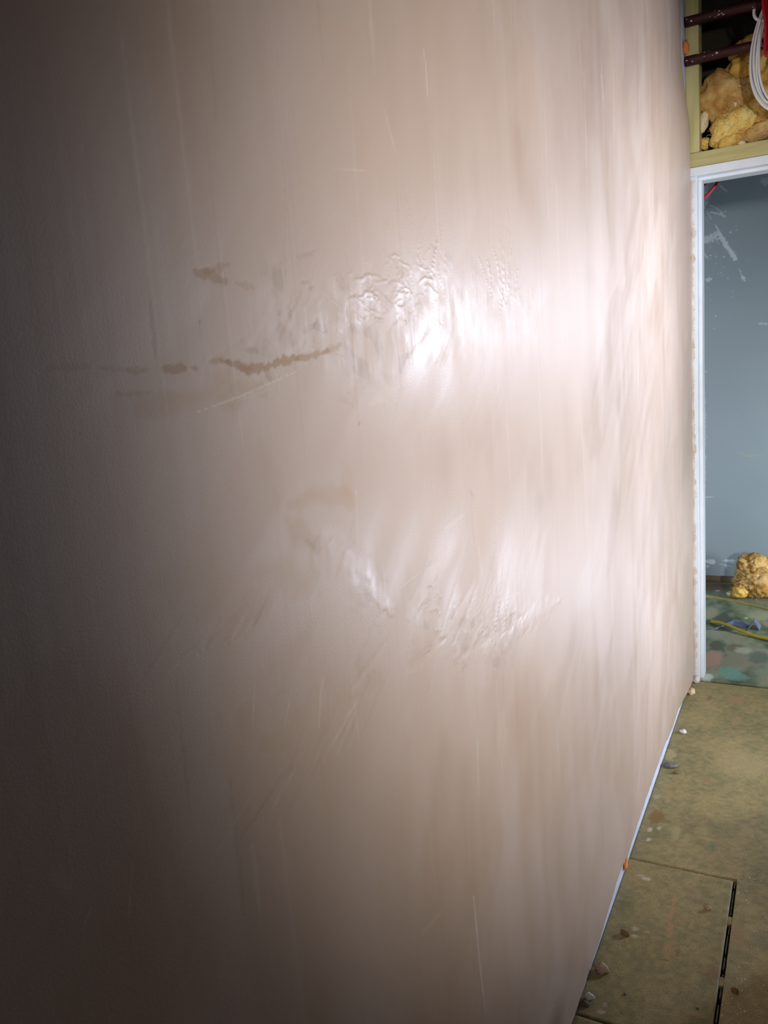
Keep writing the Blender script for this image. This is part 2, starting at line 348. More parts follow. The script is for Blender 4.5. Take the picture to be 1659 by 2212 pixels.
    # --- diagonal furrows of the lower band
    for pts, wd, am in [
        ([(0.9342, 0.9833), (1.0673, 0.9707), (1.2333, 0.955)], .012, -.0012), ([(0.791, 1.0243), (0.9011, 1.0238)], .010, -.0010), ([(0.9562, 0.9651), (1.0326, 0.9985)], .010, .0010),
        ([(0.8341, 1.0936), (0.856, 1.1225), (0.8746, 1.1531)], .008, -.0013), ([(0.8103, 1.1064), (0.8397, 1.1297)], .006, .0008), ([(1.0235, 1.1587), (1.0297, 1.1038), (1.0426, 1.0664)], .010, -.0010),
        ([(0.6374, 1.2217), (0.7031, 1.1728), (0.7563, 1.1059)], .014, .0016), ([(1.2191, 0.9434), (1.3095, 0.9313), (1.4275, 0.9175)], .02, .0016),
        ([(0.509, 1.0829), (0.5677, 1.0931)], .010, -.0006), ([(0.5708, 1.0183), (0.6611, 1.0356)], .014, -.0008), ([(0.476, 1.0401), (0.505, 1.0592)], .010, -.0006),
        ([(0.6004, 1.3776), (0.684, 1.3994)], .012, .0008), ([(0.4808, 1.3711), (0.6822, 1.3883), (0.8775, 1.4117)], .010, -.0006)]:
        S(pts, wd*1.2, am*.7, 'h', rough=.9, soft=1.0, nz=60)
    # --- closed-up glossy areas left by the last trowel passes
    for pts, wd, am in [
        ([(0.6374, 1.2217), (0.7112, 1.1607), (0.7664, 1.0973)], .020, .55), ([(0.8252, 1.0789), (0.9763, 0.9847), (1.1974, 0.9622), (1.427, 0.9131)], .035, .45),
        ([(0.6031, 1.3938), (0.669, 1.4126), (0.7246, 1.4246)], .020, .5), ([(0.7269, 1.4384), (0.8867, 1.4709), (1.2718, 1.4868)], .050, .5), ([(0.8539, 1.4221), (1.338, 1.43)], .06, .3),
        ([(0.5708, 1.4481), (0.5888, 1.394)], .018, .3)]:
        S(pts, wd, am, 'gloss', rough=.9, soft=1.0, nz=50)
    # --- mottled, half-closed texture inside the two wet bands
    for pts, wd in [([(0.4826, 1.3815), (0.5643, 1.4097), (0.7246, 1.4246), (0.9523, 1.4522), (1.3433, 1.4681)], .055), ([(0.5695, 1.4404), (0.7697, 1.4591), (1.0313, 1.4615)], .05), ([(0.6179, 1.3936), (0.7589, 1.3917), (0.8775, 1.4117)], .05),
                    ([(0.5902, 1.2275), (0.7195, 1.1482), (0.864, 1.0667), (1.2699, 0.9395)], .060), ([(0.8191, 1.0401), (1.1455, 0.925)], .06), ([(0.5387, 1.096), (0.702, 1.0396)], .05)]:
        S(pts, wd, .8, 'band', rough=.9, soft=1.0, nz=24)
    band = np.clip(F['band'], 0, 1)
    m1 = fbm(Yg*60, Zg*48, 73, 3)-.5; m2 = fbm(Yg*190, Zg*22, 75, 2)-.5; m3 = sstep(.56, .66, fbm(Yg*42+.6*Zg*40, Zg*60, 77, 3))
    F['h'] += band*(.00050*m1+.00022*m2)
    F['dark'] += band*.55*m3*(fbm(Yg*11, Zg*11, 79, 2) > .5)
    rd = random.Random(31)
    boxes_px = [[(0.4929, 1.0651), (1.2732, 0.9633)], [(0.3809, 1.1607), (0.6828, 1.1682)], [(0.411, 0.9972), (0.6955, 0.9999)], [(0.4738, 1.361), (0.9609, 1.4123)]]
    for k in range(72):
        (ya, za), (yb, zb_) = boxes_px[k % 4]; yy = rd.uniform(ya, yb); zz = rd.uniform(min(za, zb_), max(za, zb_)); ln = rd.uniform(.02, .075)*(.4+yy); an = rd.uniform(.35, .95)
        st = [(yy, zz), (yy+math.cos(an)*ln*1.3, zz+math.sin(an)*ln)]; wd = rd.uniform(.0025, .0065)*(.5+.5*yy)
        S(st, wd, rd.uniform(.10, .28), rd.choice(['pale', 'dry', 'dark', 'dark']), rough=.7, soft=.9, seed=k % 11); S(st, wd*1.3, rd.uniform(-.0006, .0006), 'h', rough=.5, soft=1.0)
    # feathered edges
    edge = sstep(0, .012, yr[:, None]-Yg)*sstep(0, .010, Zg-zb)
    H = F['h']-.0030*(1-edge)
    # --- pigment
    big = fbm(Yg*1.7, Zg*1.4, 41, 3); mid = fbm(Yg*9, Zg*6, 43, 4)
    wy = Yg+.10*(fbm(Yg*3, Zg*3, 46, 3)-.5); wz = Zg+.16*(fbm(Yg*3, Zg*3, 47, 3)-.5)
    patch = sstep(.44, .56, fbm(wy*4.5, wz*3.0, 48, 3)); sweep = sstep(.47, .55, fbm((wy*.8+wz*.6)*2.2, (-wy*.6+wz*.8)*7, 49, 4))
    t = np.clip(.5+.9*(big-.5)+.8*(mid-.5)+.45*(vs_-.5)+.28*(patch-.5)+.22*(sweep-.5)+band*(1.0*m1+.7*m2), 0, 1)[..., None]
    pig = np.array([.42, .292, .208])*(1-t)+np.array([.47, .350, .275])*t
    def mixc(c, k):
        nonlocal pig
        k = np.clip(k, 0, 1)[..., None]; pig = pig*(1-k)+np.array(c)*k
    mixc((.42, .28, .17), F['dry']*.8)
    mixc((.33, .20, .10), F['stain']*.75)
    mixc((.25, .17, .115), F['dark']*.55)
    mixc((.66, .56, .48), F['pale']*.55)
    rough = .455+.10*(mid-.5)+.07*(vs_-.5)+.12*(dg-.5)*dgm+.16*np.clip(F['dry'], 0, 1)+.15*np.clip(F['stain'], 0, 1)+.1*F['pale']-.10*np.clip(F['gloss'], 0, 1)+.05*(patch-.5)-.06*(sweep-.5)+band*(.14*m1+.12*m2)
    rough = np.clip(rough, .2, .8)
    P = np.stack([H, Yg, Zg], -1)
    # skirt back to the board on the right end and the bottom
    P = np.concatenate([P, P[:, -1:, :]*[0, 1, 1]+[-.004, 0, 0]], 1); pig = np.concatenate([pig, pig[:, -1:]], 1); rough = np.concatenate([rough, rough[:, -1:]], 1)
    P = np.concatenate([P[:1]*[0, 1, 1]+[-.004, 0, 0], P], 0); pig = np.concatenate([pig[:1], pig], 0); rough = np.concatenate([rough[:1], rough], 0)
    m = attr_mat('damp_plaster', .4, .5, .22, 420, .0006, True, vstreak=.035)
    m.node_tree.nodes['Principled BSDF'].inputs['IOR'].default_value = 1.85
    return grid_mesh('plaster_skim', P, m, wall, pig, rough)
build_skim()
boxes('plaster_skim_rear', [(-.004, 0, -2.2, .2, .004, 2.74)], M['plain_wall'], wall, 0)

# ------------------------------------------------------------------ floor: green chipboard sheets with open joints
def board_colour(X, Y, seed=0):
    a = fbm(X*7, Y*5, 51+seed, 4); b = fbm(X*28, Y*28, 55+seed, 3); c = fbm(X*90, Y*90, 58+seed, 2)
    t = np.clip(.52+1.1*(a-.5)+.5*(b-.5)+1.0*(c-.5), 0, 1)[..., None]
    return np.array([.195, .180, .078])*(1-t)+np.array([.395, .310, .135])*t
FLOOR_SPOTS = [   # centre, half sizes, colour, strength: spills and dabs of plaster trodden into the boards
    ([(0.0322, 2.2743)], (.026, .044), (.25, .150, .045), .9), ([(0.026, 2.1992)], (.008, .012), (.60, .52, .36), .8), ([(0.0497, 2.2132)], (.007, .010), (.58, .50, .34), .7),
    ([(0.0305, 2.1488)], (.006, .010), (.62, .56, .42), .8), ([(0.1465, 2.547)], (.014, .018), (.33, .20, .09), .7), ([(0.0569, 2.4473)], (.010, .018), (.27, .18, .08), .6),
    ([(0.1403, 2.3883)], (.008, .012), (.42, .28, .15), .6), ([(0.0539, 1.9662)], (.013, .008), (.62, .54, .38), .8), ([(0.0407, 1.9737)], (.010, .005), (.60, .52, .36), .6),
    ([(0.0635, 1.7637)], (.010, .010), (.55, .45, .30), .6), ([(0.0651, 1.7368)], (.010, .007), (.60, .50, .36), .7), ([(0.0916, 1.763)], (.006, .006), (.48, .34, .20), .8),
    ([(0.0446, 1.4802)], (.010, .008), (.58, .45, .30), .7), ([(0.0483, 1.5034)], (.006, .007), (.55, .42, .28), .6), ([(0.1671, 1.719)], (.007, .016), (.27, .17, .07), .7),
    ([(0.1447, 1.6844)], (.008, .004), (.20, .12, .04), .8), ([(0.2829, 1.8288)], (.022, .040), (.36, .22, .11), .6), ([(0.184, 2.0341)], (.012, .008), (.46, .33, .18), .5),
    ([(0.1869, 3.2143)], (.035, .040), (.40, .24, .14), .6), ([(0.1972, 3.0248)], (.020, .050), (.40, .27, .13), .5), ([(0.0884, 3.2014)], (.012, .030), (.24, .16, .08), .6),
    ([(0.0156, 2.6796)], (.02, .05), (.50, .40, .18), .45), ([(0.0315, 2.6094)], (.014, .022), (.14, .13, .11), .8), ([(0.2354, 2.6883)], (.10, .12), (.42, .33, .16), .5),
    ([(0.0166, 2.3912)], (.012, .020), (.44, .38, .20), .5), ([(0.0967, 2.2059)], (.012, .05), (.42, .36, .18), .4), ([(0.2141, 2.2754)], (.05, .06), (.20, .20, .085), .2),
    ([(0.1968, 2.1719)], (.010, .03), (.14, .20, .10), .4), ([(0.0261, 1.8322)], (.03, .03), (.17, .17, .07), .3), ([(0.2458, 1.6863)], (.014, .03), (.26, .16, .07), .6),
    ([(0.1765, 1.9499)], (.02, .03), (.34, .25, .14), .4), ([(0.34, 1.8354)], (.03, .04), (.20, .17, .10), .4)]
def floor_piece(name, x0, x1, y0, y1, mat_, parent, seed, spots, colour=board_colour, step=.006, z=0.0, th=.018):
    nx = max(2, int((x1-x0)/step)); ny = max(2, int((y1-y0)/step)); e = .0012
    X, Y = np.meshgrid(np.concatenate([[x0], np.linspace(x0+e, x1-e, nx), [x1]]), np.concatenate([[y0], np.linspace(y0+e, y1-e, ny), [y1]]))
    pig = colour(X, Y, seed)
    for c, s, col, k in spots:
        dx = (X-c[0][0])/s[0]; dy = (Y-c[0][1])/s[1]
        d = np.hypot(dx, dy)+.7*(fbm(X*130, Y*130, 61, 3)-.5)
        kk = (min(1, k*1.3)*(1-sstep(.65, 1.05, d)))[..., None]; pig = pig*(1-kk)+np.array(col)*kk
    Z = np.full(X.shape, z)+.0007*(fbm(X*12, Y*12, 70, 2)-.5)
    Z[0, :] -= .001; Z[-1, :] -= .001; Z[:, 0] -= .001; Z[:, -1] -= .001
    P = np.stack([X, Y, Z], -1)
    # vertical skirt all round, darkened in colour as shade in the gaps
    def sk(a): b = a.copy(); b[..., 2] = z-th; return b
    P = np.concatenate([sk(P[:1]), P, sk(P[-1:])], 0); pig = np.concatenate([pig[:1]*.3, pig, pig[-1:]*.3], 0)
    P = np.concatenate([sk(P[:, :1]), P, sk(P[:, -1:])], 1); pig = np.concatenate([pig[:, :1]*.3, pig, pig[:, -1:]*.3], 1)
    return grid_mesh(name, P, mat_, parent, pig, None, False)
M['floorboard'] = attr_mat('green_chipboard', .62, .35, .5, 260, .0012, speck=.75, speck_col=(.045, .052, .022), speck_scale=420)
floor = boxes('floor', [(-.10, 2.4, -2.2, 3.39, -.12, -.020)], M['sub'], None, 0)
tag(floor, 'dirty green chipboard floor with a cut out hatch board beside the plaster wall', kind='structure')
STREAK = [([([(0.1324, 1.9032)][0])], (.004, .03), (.47, .28, .12), .9)] + [([[(0.1346, 1.8479), (0.14, 1.7878), (0.1451, 1.7229)][i]], ((.006, .009, .011)[i], .035), (.45, .28, .13), .85) for i in range(3)]
HX, HY0, HY1 = .2605, 1.4585, 2.0385
hb = floor_piece('hatch_board', -.003, HX, HY0, HY1, M['floorboard'], floor, 1, FLOOR_SPOTS+STREAK, step=.004)
hb['label'] = 'loose rectangular hatch board cut out beside the wall'
def notched_sheet():
    """one sheet with the rectangle beside the wall cut away"""
    cx, cy = HX+.010, HY1+.0085; e = .0012
    xs = np.concatenate([np.linspace(-.003, cx, 52), [cx+e], np.linspace(cx+.006, 1.30, 170)])
    ys = np.concatenate([np.linspace(-2.19, .9, 60, endpoint=False), np.linspace(.9, cy-.006, 190), [cy], [cy+e], np.linspace(cy+.006, 3.362, 240)])
    X, Y = np.meshgrid(xs, ys); pig = board_colour(X, Y, 2)
    for c, s, col, k in FLOOR_SPOTS:
        d = np.hypot((X-c[0][0])/s[0], (Y-c[0][1])/s[1])+.7*(fbm(X*130, Y*130, 61, 3)-.5)
        kk = (min(1, k*1.3)*(1-sstep(.65, 1.05, d)))[..., None]; pig = pig*(1-kk)+np.array(col)*kk
    Z = .0007*(fbm(X*12, Y*12, 70, 2)-.5)
    o = grid_mesh('chipboard_sheet', np.stack([X, Y, Z], -1), M['floorboard'], floor, pig, None, False)
    bm = bmesh.new(); bm.from_mesh(o.data)
    bmesh.ops.delete(bm, geom=[f for f in bm.faces if f.calc_center_median().x < cx and f.calc_center_median().y < cy], context='FACES')
    r = bmesh.ops.extrude_edge_only(bm, edges=[q for q in bm.edges if q.is_boundary])
    for q in r['geom']:
        if isinstance(q, bmesh.types.BMVert): q.co.z = -.018
    bm.to_mesh(o.data); bm.free()
notched_sheet()
floor_piece('chipboard_sheet', -.003, HX, -2.19, HY0-.006, M['floorboard'], floor, 3, [], step=.008)
floor_piece('chipboard_sheet', 1.304, 2.395, -2.19, 3.362, M['floorboard'], floor, 5, [], step=.02)
# broken tongue and crumbs packed in the long joint
r3 = random.Random(9); y = HY0-.2; k = 0
while y < HY1-.005:
    ln = r3.uniform(.03, .11); a = HX+.0032+r3.uniform(-.0005, .0008)
    boxes('joint_tongue', [(a, a+.0030, y, min(y+ln, HY1-.003), -.016, -.0055+r3.uniform(-.002, .001))], M['crumb_grey'], floor, .0006)
    y += ln+r3.uniform(.002, .02)
for c in [(0.2713, 1.876), (0.2621, 1.6636)]:
    boxes('joint_filler', [(HX-.0004, HX+.0104, c[1]-.012, c[1]+.016, -.012, -.0006)], M['joint_dirt'], floor, .002)

# ------------------------------------------------------------------ end wall: stud frame, door lining
trim = empty('trim_1', (0, YEND, 2.06))
tag(trim, 'bare green treated timber frame above the white doorway', kind='structure')
TO = (0, YEND, 2.06)
boxes('stud', [(-.004, .042, YEND, YEND+.095, 2.0865, 2.79)], M['timber'], trim, .003, TO)
for x in (.46, .90): boxes('stud', [(x, x+.045, YEND, YEND+.095, 2.0865, 2.79)], M['timber'], trim, .003, TO)
boxes('noggin', [(-.004, 1.40, YEND, YEND+.095, 2.0345, 2.0860)], M['timber_h'], trim, .003, TO)
boxes('void_back_board', [(-.10, 1.40, 3.60, 3.612, 2.07, 2.79)], M['void'], trim, 0, TO)  # closes the void; its darkness is in the sheet colour
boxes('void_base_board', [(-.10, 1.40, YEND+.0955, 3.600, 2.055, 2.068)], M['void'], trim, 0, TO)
door = empty('door_1', (.40, YEND, 0))
tag(door, 'white primed door lining of the doorway into the grey room', kind='structure')
DO = (.40, YEND, 0)
LH = 2.003
boxes('lining_leg', [(.000, .033, YEND-.002, YEND+.115, .0005, LH)], M['paint'], door, .0025, DO)
boxes('lining_leg', [(.797, .830, YEND-.002, YEND+.115, .0005, LH)], M['paint'], door, .0025, DO)
boxes('lining_head', [(.000, .830, YEND-.002, YEND+.115, LH, 2.0335)], M['paint'], door, .0025, DO)
boxes('door_stop', [(.033, .046, YEND+.038, YEND+.114, .0005, LH-.013)], M['paint'], door, .002, DO)
boxes('door_stop', [(.784, .797, YEND+.038, YEND+.114, .0005, LH-.013)], M['paint'], door, .002, DO)
boxes('door_stop', [(.033, .797, YEND+.038, YEND+.114, LH-.013, LH)], M['paint'], door, .002, DO)
# ragged bead of plaster and filler smeared over the edge of the lining
def residue(name, mat_, segs, seed, wmul=1.0):
    rr = random.Random(seed); v, f = [], []
    for (z0, z1, w0) in segs:
        n = max(4, int((z1-z0)/.006)); b = len(v)
        for i in range(n+1):
            z = z0+(z1-z0)*i/n; w = w0*wmul*(.35+1.1*abs(mnoise.noise(Vector((seed, 0, z*22))))+.6*abs(mnoise.noise(Vector((seed, 3, z*90)))))
            if i in (0, n): w *= .2
            dx = .0105; th = .004+.003*abs(mnoise.noise(Vector((seed, 7, z*40))))
            for (a, bb) in ((dx-.004, 0), (dx, -th), (dx+w*.5, -th*.9), (dx+w, -.0004), (dx+w, .001)):
                v.append((a, bb-.002, z))
        for i in range(n):
            for k in range(4): q = b+i*5+k; f.append((q, q+1, q+6, q+5))
    for i in range(len(v)): v[i] = (v[i][0]-DO[0], v[i][1], v[i][2])
    return pymesh(name, v, f, mat_, door, True)
residue('plaster_smear', M['smear'], [(.02, 1.99, .017)], 3)
residue('filler_smear', M['tan'], [(.05, .16, .006), (.45, .60, .004), (1.30, 1.42, .006), (1.45, 1.66, .009), (1.68, 1.76, .012), (1.05, 1.15, .005), (1.9, 1.95, .003)], 5)

# closing of the room round the camera, out of frame
for nm, b, m in [('wall_right', (2.4, 2.5, -2.2, 3.48, -.02, 2.80), 'plain_wall'), ('wall_behind', (-.10, 2.5, -2.3, -2.2, -.02, 2.80), 'plain_wall'), ('ceiling', (-.10, 2.5, -2.3, 3.36, 2.80, 2.90), 'ceiling')]:
    o = boxes(nm, [b], M[m], None, 0); tag(o, {'wall_right': 'plain plastered wall opposite the skimmed wall', 'wall_behind': 'plain plastered wall at the near end of the room', 'ceiling': 'plain grey board ceiling'}[nm], kind='structure')
o = boxes('wall_end', [(.8305, 2.3995, YEND, YEND+.115, -.02, 2.034), (1.40, 2.4, YEND, YEND+.115, 2.034, 2.80)], M['board'], None, 0); tag(o, 'boarded end wall to the right of the doorway', kind='structure')

# ------------------------------------------------------------------ the room beyond the doorway
BY = 4.905
def far_wall():
    xs = np.concatenate([np.arange(-.45, .46, .004), np.linspace(.48, 1.6, 30)]); zs = np.arange(.042, 2.7, .004)
    X, Z = np.meshgrid(xs, zs)
    F = {'s': np.zeros(X.shape), 'd': np.zeros(X.shape), 't': np.zeros(X.shape)}
    def S(pts, wid, amt, key='s', **k): paint(F, X, Z, pts, wid, amt, key, nz=90, **k)
    for pts, wd, am in [
        ([(-0.0259, 1.9724), (0.0021, 1.92), (0.0301, 1.8677), (0.0533, 1.8282)], .016, .9), ([(-0.0469, 2.0215), (-0.0282, 1.9897)], .004, .7), ([(-0.1086, 1.9474), (-0.0588, 1.96), (-0.0212, 1.9694)], .026, .6),
        ([(0.0813, 1.7468), (0.1045, 1.7002)], .009, .7), ([(0.0719, 1.7772), (0.0835, 1.7563)], .003, .6), ([(-0.0975, 1.7383), (-0.0641, 1.7394)], .014, .6),
        ([(-0.096, 2.145), (-0.0468, 2.1132), (-0.0072, 2.0735)], .004, .55), ([(-0.0703, 2.0903), (-0.0235, 2.076), (0.0113, 2.0515)], .006, .6), ([(-0.0303, 2.2301), (0.0112, 2.1852)], .006, .6),
        ([(-0.1051, 2.2378), (-0.0959, 2.1763), (-0.1032, 2.1171)], .024, .6), ([(-0.0914, 2.1032), (-0.0633, 2.0506)], .005, .4), ([(-0.1089, 1.8859), (-0.0828, 1.8456)], .006, .5),
        ([(-0.0449, 1.8579), (-0.0402, 1.85)], .008, .4), ([(0.0276, 1.9745), (0.0322, 1.9667)], .005, .6), ([(0.1746, 1.4744), (0.2179, 1.4679)], .006, .5),
        ([(-0.1086, 0.1279), (-0.0502, 0.1278)], .016, .8), ([(-0.1036, 0.1), (-0.0832, 0.0981)], .008, .6), ([(-0.0125, 0.1351), (0.0621, 0.1385)], .007, .7),
        ([(-0.025, 0.115), (0.0374, 0.1013)], .005, .5), ([(-0.1121, 0.5086), (-0.062, 0.5144)], .005, .4), ([(-0.1042, 1.2411), (-0.0896, 1.2246)], .006, .3), ([(0.1871, 2.2123), (0.2115, 2.1966)], .02, .4),
        ([(-0.1071, 1.1372), (-0.1094, 0.5496)], .012, .35)]:
        S(pts, wd, am, rough=.9, soft=.5)
    for pts, wd, am in [([(0.0605, 0.7764), (0.1205, 0.749), (0.1913, 0.7556)], .010, .5)]: S(pts, wd, am, 't', rough=.8, soft=.9)
    rr = random.Random(2)
    for k in range(50):
        c = [(-0.1067, 1.8486)][0]; S([(c[0]+rr.gauss(.05, .07), c[1]+rr.gauss(-.02, .18))]*2, rr.uniform(.002, .005), .6, taper=False, rough=.4)
    t = np.clip(.5+1.2*(fbm(X*3, Z*3, 81, 4)-.5), 0, 1)[..., None]
    pig = np.array([.235, .285, .315])*(1-t)+np.array([.265, .315, .340])*t
    k = np.clip(F['s']*1.3, 0, 1)[..., None]*.8; pig = pig*(1-k)+np.array([.56, .62, .67])*k
    k = np.clip(F['t'], 0, 1)[..., None]*.6; pig = pig*(1-k)+np.array([.42, .38, .27])*k
    P = np.stack([X, np.full(X.shape, BY)+.001*(fbm(X*3, Z*3, 83, 3)-.5), Z], -1)[:, ::1]
    m = attr_mat('grey_blue_emulsion', .55, .4, .15, 250, .0006)
    o = grid_mesh('wall_back', P, m, None, pig, None, False)
    return tag(o, 'grey blue wall of the next room with white plaster splashes', kind='structure')
far_wall()
boxes('sole_plate', [(-.45, 1.3, BY+.012, BY+.06, .002, .05)], M['brown_wood'], bpy.data.objects['wall_back'], .002)
o = boxes('wall_next_room', [(-.55, -.45, 3.48, 5.0, -.02, 2.70)], M['board'], None, 0); tag(o, 'side wall of the grey room behind the skimmed wall', kind='structure')
o = boxes('wall_next_room_front', [(-.55, 0, 3.30, 3.478, -.02, 2.70)], M['board'], None, 0)
tag(o, 'back of the boarded partition left of the doorway', kind='structure')
bpy.data.objects['wall_next_room_front'].location.x = -.1001
def far_colour(X, Y, seed=0):
    a = fbm(X*9, Y*5, 91+seed, 4); b = fbm(X*26, Y*13, 95+seed, 3)
    t = np.clip(.5+2.2*(a-.5)+1.9*(b-.5), 0, 1)[..., None]
    c = np.array([.065, .09, .05])*(1-t)+np.array([.22, .27, .17])*t
    k = sstep(.55, .7, fbm(X*7, Y*4, 99+seed, 3))[..., None]*.6
    return c*(1-k)+np.array([.36, .33, .21])*k
FAR_SPOTS = [
    ([(0.0575, 3.6478)], (.045, .13), (.44, .26, .17), .8), ([(0.1359, 3.5)], (.05, .07), (.16, .34, .25), .8), ([(0.1663, 3.4555)], (.06, .05), (.17, .34, .26), .6),
    ([(0.0538, 3.4211)], (.03, .04), (.55, .57, .52), .8), ([(0.0569, 3.8218)], (.035, .08), (.10, .095, .05), .8), ([(0.1411, 3.8072)], (.05, .06), (.14, .11, .06), .6),
    ([(-0.0415, 4.8096)], (.09, .09), (.20, .13, .08), .8), ([(-0.0166, 4.3029)], (.04, .12), (.40, .36, .22), .6), ([(0.2129, 4.3211)], (.06, .10), (.38, .40, .26), .6),
    ([(0.1718, 3.7846)], (.04, .05), (.42, .44, .32), .6), ([(-0.0223, 4.7354)], (.012, .02), (.62, .60, .52), .8), ([(0.1557, 4.2674)], (.008, .015), (.7, .72, .68), .7),
    ([(0.242, 3.7137)], (.05, .09), (.08, .13, .10), .6)]
M['far_floor'] = attr_mat('damp_green_chipboard', .45, .45, .4, 180, .0015, speck=.35, speck_col=(.05, .06, .04), speck_scale=160)
ff = boxes('floor_next_room', [(-.45, 1.6, 3.39, 5.0, -.12, -.022)], M['sub'], None, 0)
tag(ff, 'stained green floor of the room beyond the doorway', kind='structure')
floor_piece('chipboard_sheet', -.45, 1.6, 3.396, 4.035, M['far_floor'], ff, 1, FAR_SPOTS, far_colour, .006)
floor_piece('chipboard_sheet', -.45, 1.6, 4.047, 4.93, M['far_floor'], ff, 4, FAR_SPOTS, far_colour, .008)
for nm, b, l in [('ceiling_next_room', (-.55, 1.7, 3.48, 5.0, 2.70, 2.8), 'ceiling of the grey room'), ('wall_next_room_right', (1.6, 1.7, 3.48, 5.0, -.02, 2.70), 'right wall of the grey room')]:
    o = boxes(nm, [b], M['ceiling' if 'ceil' in nm else 'board'], None, 0); tag(o, l, kind='structure')

# ------------------------------------------------------------------ pipes across the frame
def pipe(z, label):
    t = empty('pipe', (0, 3.338, z)); tag(t, label, 'pipe', 'red oxide pipes')
    n = 60; path = [Vector((-.0035+1.42*i/n, .0012*math.sin(i*.6), -.010*(i/n)+.0015*math.sin(i*.33))) for i in range(n+1)]
    v, f = tube_data(path, .0165, 16); pymesh('pipe_run', v, f, M['pipe'], t, True)
    rr = random.Random(int(z*100)); v, f = [], []
    for k in range(26):      # flecks of dried plaster stuck on the front of the pipe
        x = rr.uniform(.004, .30); a = rr.uniform(-.9, 1.5); s = rr.uniform(.0012, .0034); c = Vector((x, -math.cos(a)*.0163, math.sin(a)*.0163-.007*x))
        nrm = Vector((0, -math.cos(a), math.sin(a))); tg = Vector((0, math.sin(a), math.cos(a))); b = len(v)
        for j in range(6):
            an = j*math.pi/3; rj = s*rr.uniform(.6, 1.3); v.append(c+Vector((1, 0, 0))*math.cos(an)*rj*1.5+tg*math.sin(an)*rj)
        v.append(c+nrm*.0012)
        for j in range(6): f.append((b+j, b+(j+1) % 6, b+6))
    o = pymesh('plaster_flecks', v, f, M['splash'], t, False); o['kind'] = 'stuff'
pipe(2.531, 'upper of the two dark red pipes crossing above the doorway')
pipe(2.399, 'lower of the two dark red pipes crossing above the doorway')

# ------------------------------------------------------------------ mineral wool
def blob_mesh(name, rad, seed, mat_, parent=None, loc=(0, 0, 0), sub=4, amp=.28, fold=.25, freq=1.0, shared=None, flat_bottom=None, rot=0.0, fine=1.0):
    bm = bmesh.new(); bmesh.ops.create_icosphere(bm, subdivisions=sub, radius=1)
    R = Matrix.Rotation(rot, 3, 'Y')
    for q in bm.verts:
        n = q.co.normalized(); s = Vector((seed*3.1, seed*1.7, seed*.9))
        k = 1+amp*mnoise.fractal(n*1.5*freq+s, 1.0, 2.0, 2)+fold*(min(abs(mnoise.noise(n*2.0*freq+s*1.3)), .30)-.18)*1.5+fine*(.05*mnoise.noise(n*7*freq+s)+.03*mnoise.noise(n*16*freq+s))
        c = R @ Vector((n.x*rad[0]*k, n.y*rad[1]*k, n.z*rad[2]*k))
        if flat_bottom is not None and c.z < flat_bottom: c.z = flat_bottom+(c.z-flat_bottom)*.04
        q.co = c
    me = bpy.data.meshes.new(name); bm.to_mesh(me); bm.free()
    o = link(name, me, mat_, parent, True); o.location = loc
    return o
def fibres(parent, cx, cz, y, n, sx, sz, seed, m, name='loose_fibres', ln=.02):
    rr = random.Random(seed); v, f = [], []
    for k in range(n):
        q = Vector((rr.gauss(cx, sx), y+rr.uniform(-.01, .01), rr.gauss(cz, sz))); d = Vector((rr.uniform(-1, 1), rr.uniform(-.8, .2), rr.uniform(-1, 1))).normalized()
        pts = [q]
        for j in range(3):
            d = (d+Vector((rr.uniform(-.7, .7), rr.uniform(-.5, .5), rr.uniform(-.7, .7)))).normalized(); pts.append(pts[-1]+d*ln/3)
        b = len(v); vv, fv = tube_data(pts, .0006, 3); v += vv; f += [tuple(i+b for i in q2) for q2 in fv]
    o = pymesh(name, v, f, m, parent, True); o['kind'] = 'stuff'
IY = 3.455
wo = empty('insulation_wad', (.16, IY, 2.0865))
tag(wo, 'crumpled yellow mineral wool stuffed in the timber frame above the doorway', 'insulation')
def wad(px, rad, seed, m, name='wool_fold', dy=0.0, amp=.22, fold=.3, rot=0.0, sub=4):
    x, z = px; return blob_mesh(name, rad, seed, M[m], wo, (x-.16, dy, z-2.0865), sub, amp, fold, 1.0, None, None, rot)
for c, r, sd, m, dy, rot in [
    ([(0.1113, 2.2855)], (.090, .050, .090), 1, 'wool_b', -.005, .2), ([(0.1784, 2.1795)], (.085, .045, .055), 2, 'wool_y', -.015, -.45),
    ([(0.1248, 2.1579)], (.050, .040, .060), 3, 'wool_y', -.020, .35), ([(0.1384, 2.1143)], (.050, .032, .026), 4, 'wool', -.030, -.3),
    ([(0.2407, 2.1321)], (.085, .040, .030), 5, 'wool_b', -.015, -.25), ([(0.1939, 2.3645)], (.075, .050, .060), 6, 'wool', .005, -.3),
    ([(0.2524, 2.3748)], (.070, .050, .085), 7, 'wool_y', .005, 0), ([(0.1955, 2.2796)], (.085, .045, .055), 8, 'wool_b', -.002, .4),
    ([(0.2544, 2.2275)], (.070, .045, .070), 9, 'wool_y', -.008, 0), ([(0.0518, 2.1301)], (.022, .025, .020), 10, 'wool', 0, 0),
    ([(0.2042, 2.437)], (.070, .040, .040), 12, 'wool_y', .02, -.3)]:
    wad(c[0], r, sd, m, 'wool_fold', dy, .22, .32, rot)
c = [(0.0471, 2.2035)][0]; wad(c, (.021, .012, .044), 11, 'wool_w', 'pale_flake', -.02, .3, .3, .25, 3)
c = [(0.1816, 2.0993)][0]; wad(c, (.014, .010, .014), 13, 'wool_w', 'pale_flake', -.03, .3, .3, 0, 3)
c = [(0.157, 2.2406)][0]; wad(c, (.012, .006, .008), 14, 'wool_w', 'pale_flake', -.03, .4, .4, -.4, 3)
fibres(wo, 0.0, .09, -.055, 130, .06, .05, 3, M['wool_w'])
fc = [(0.1563, 4.6365)][0]
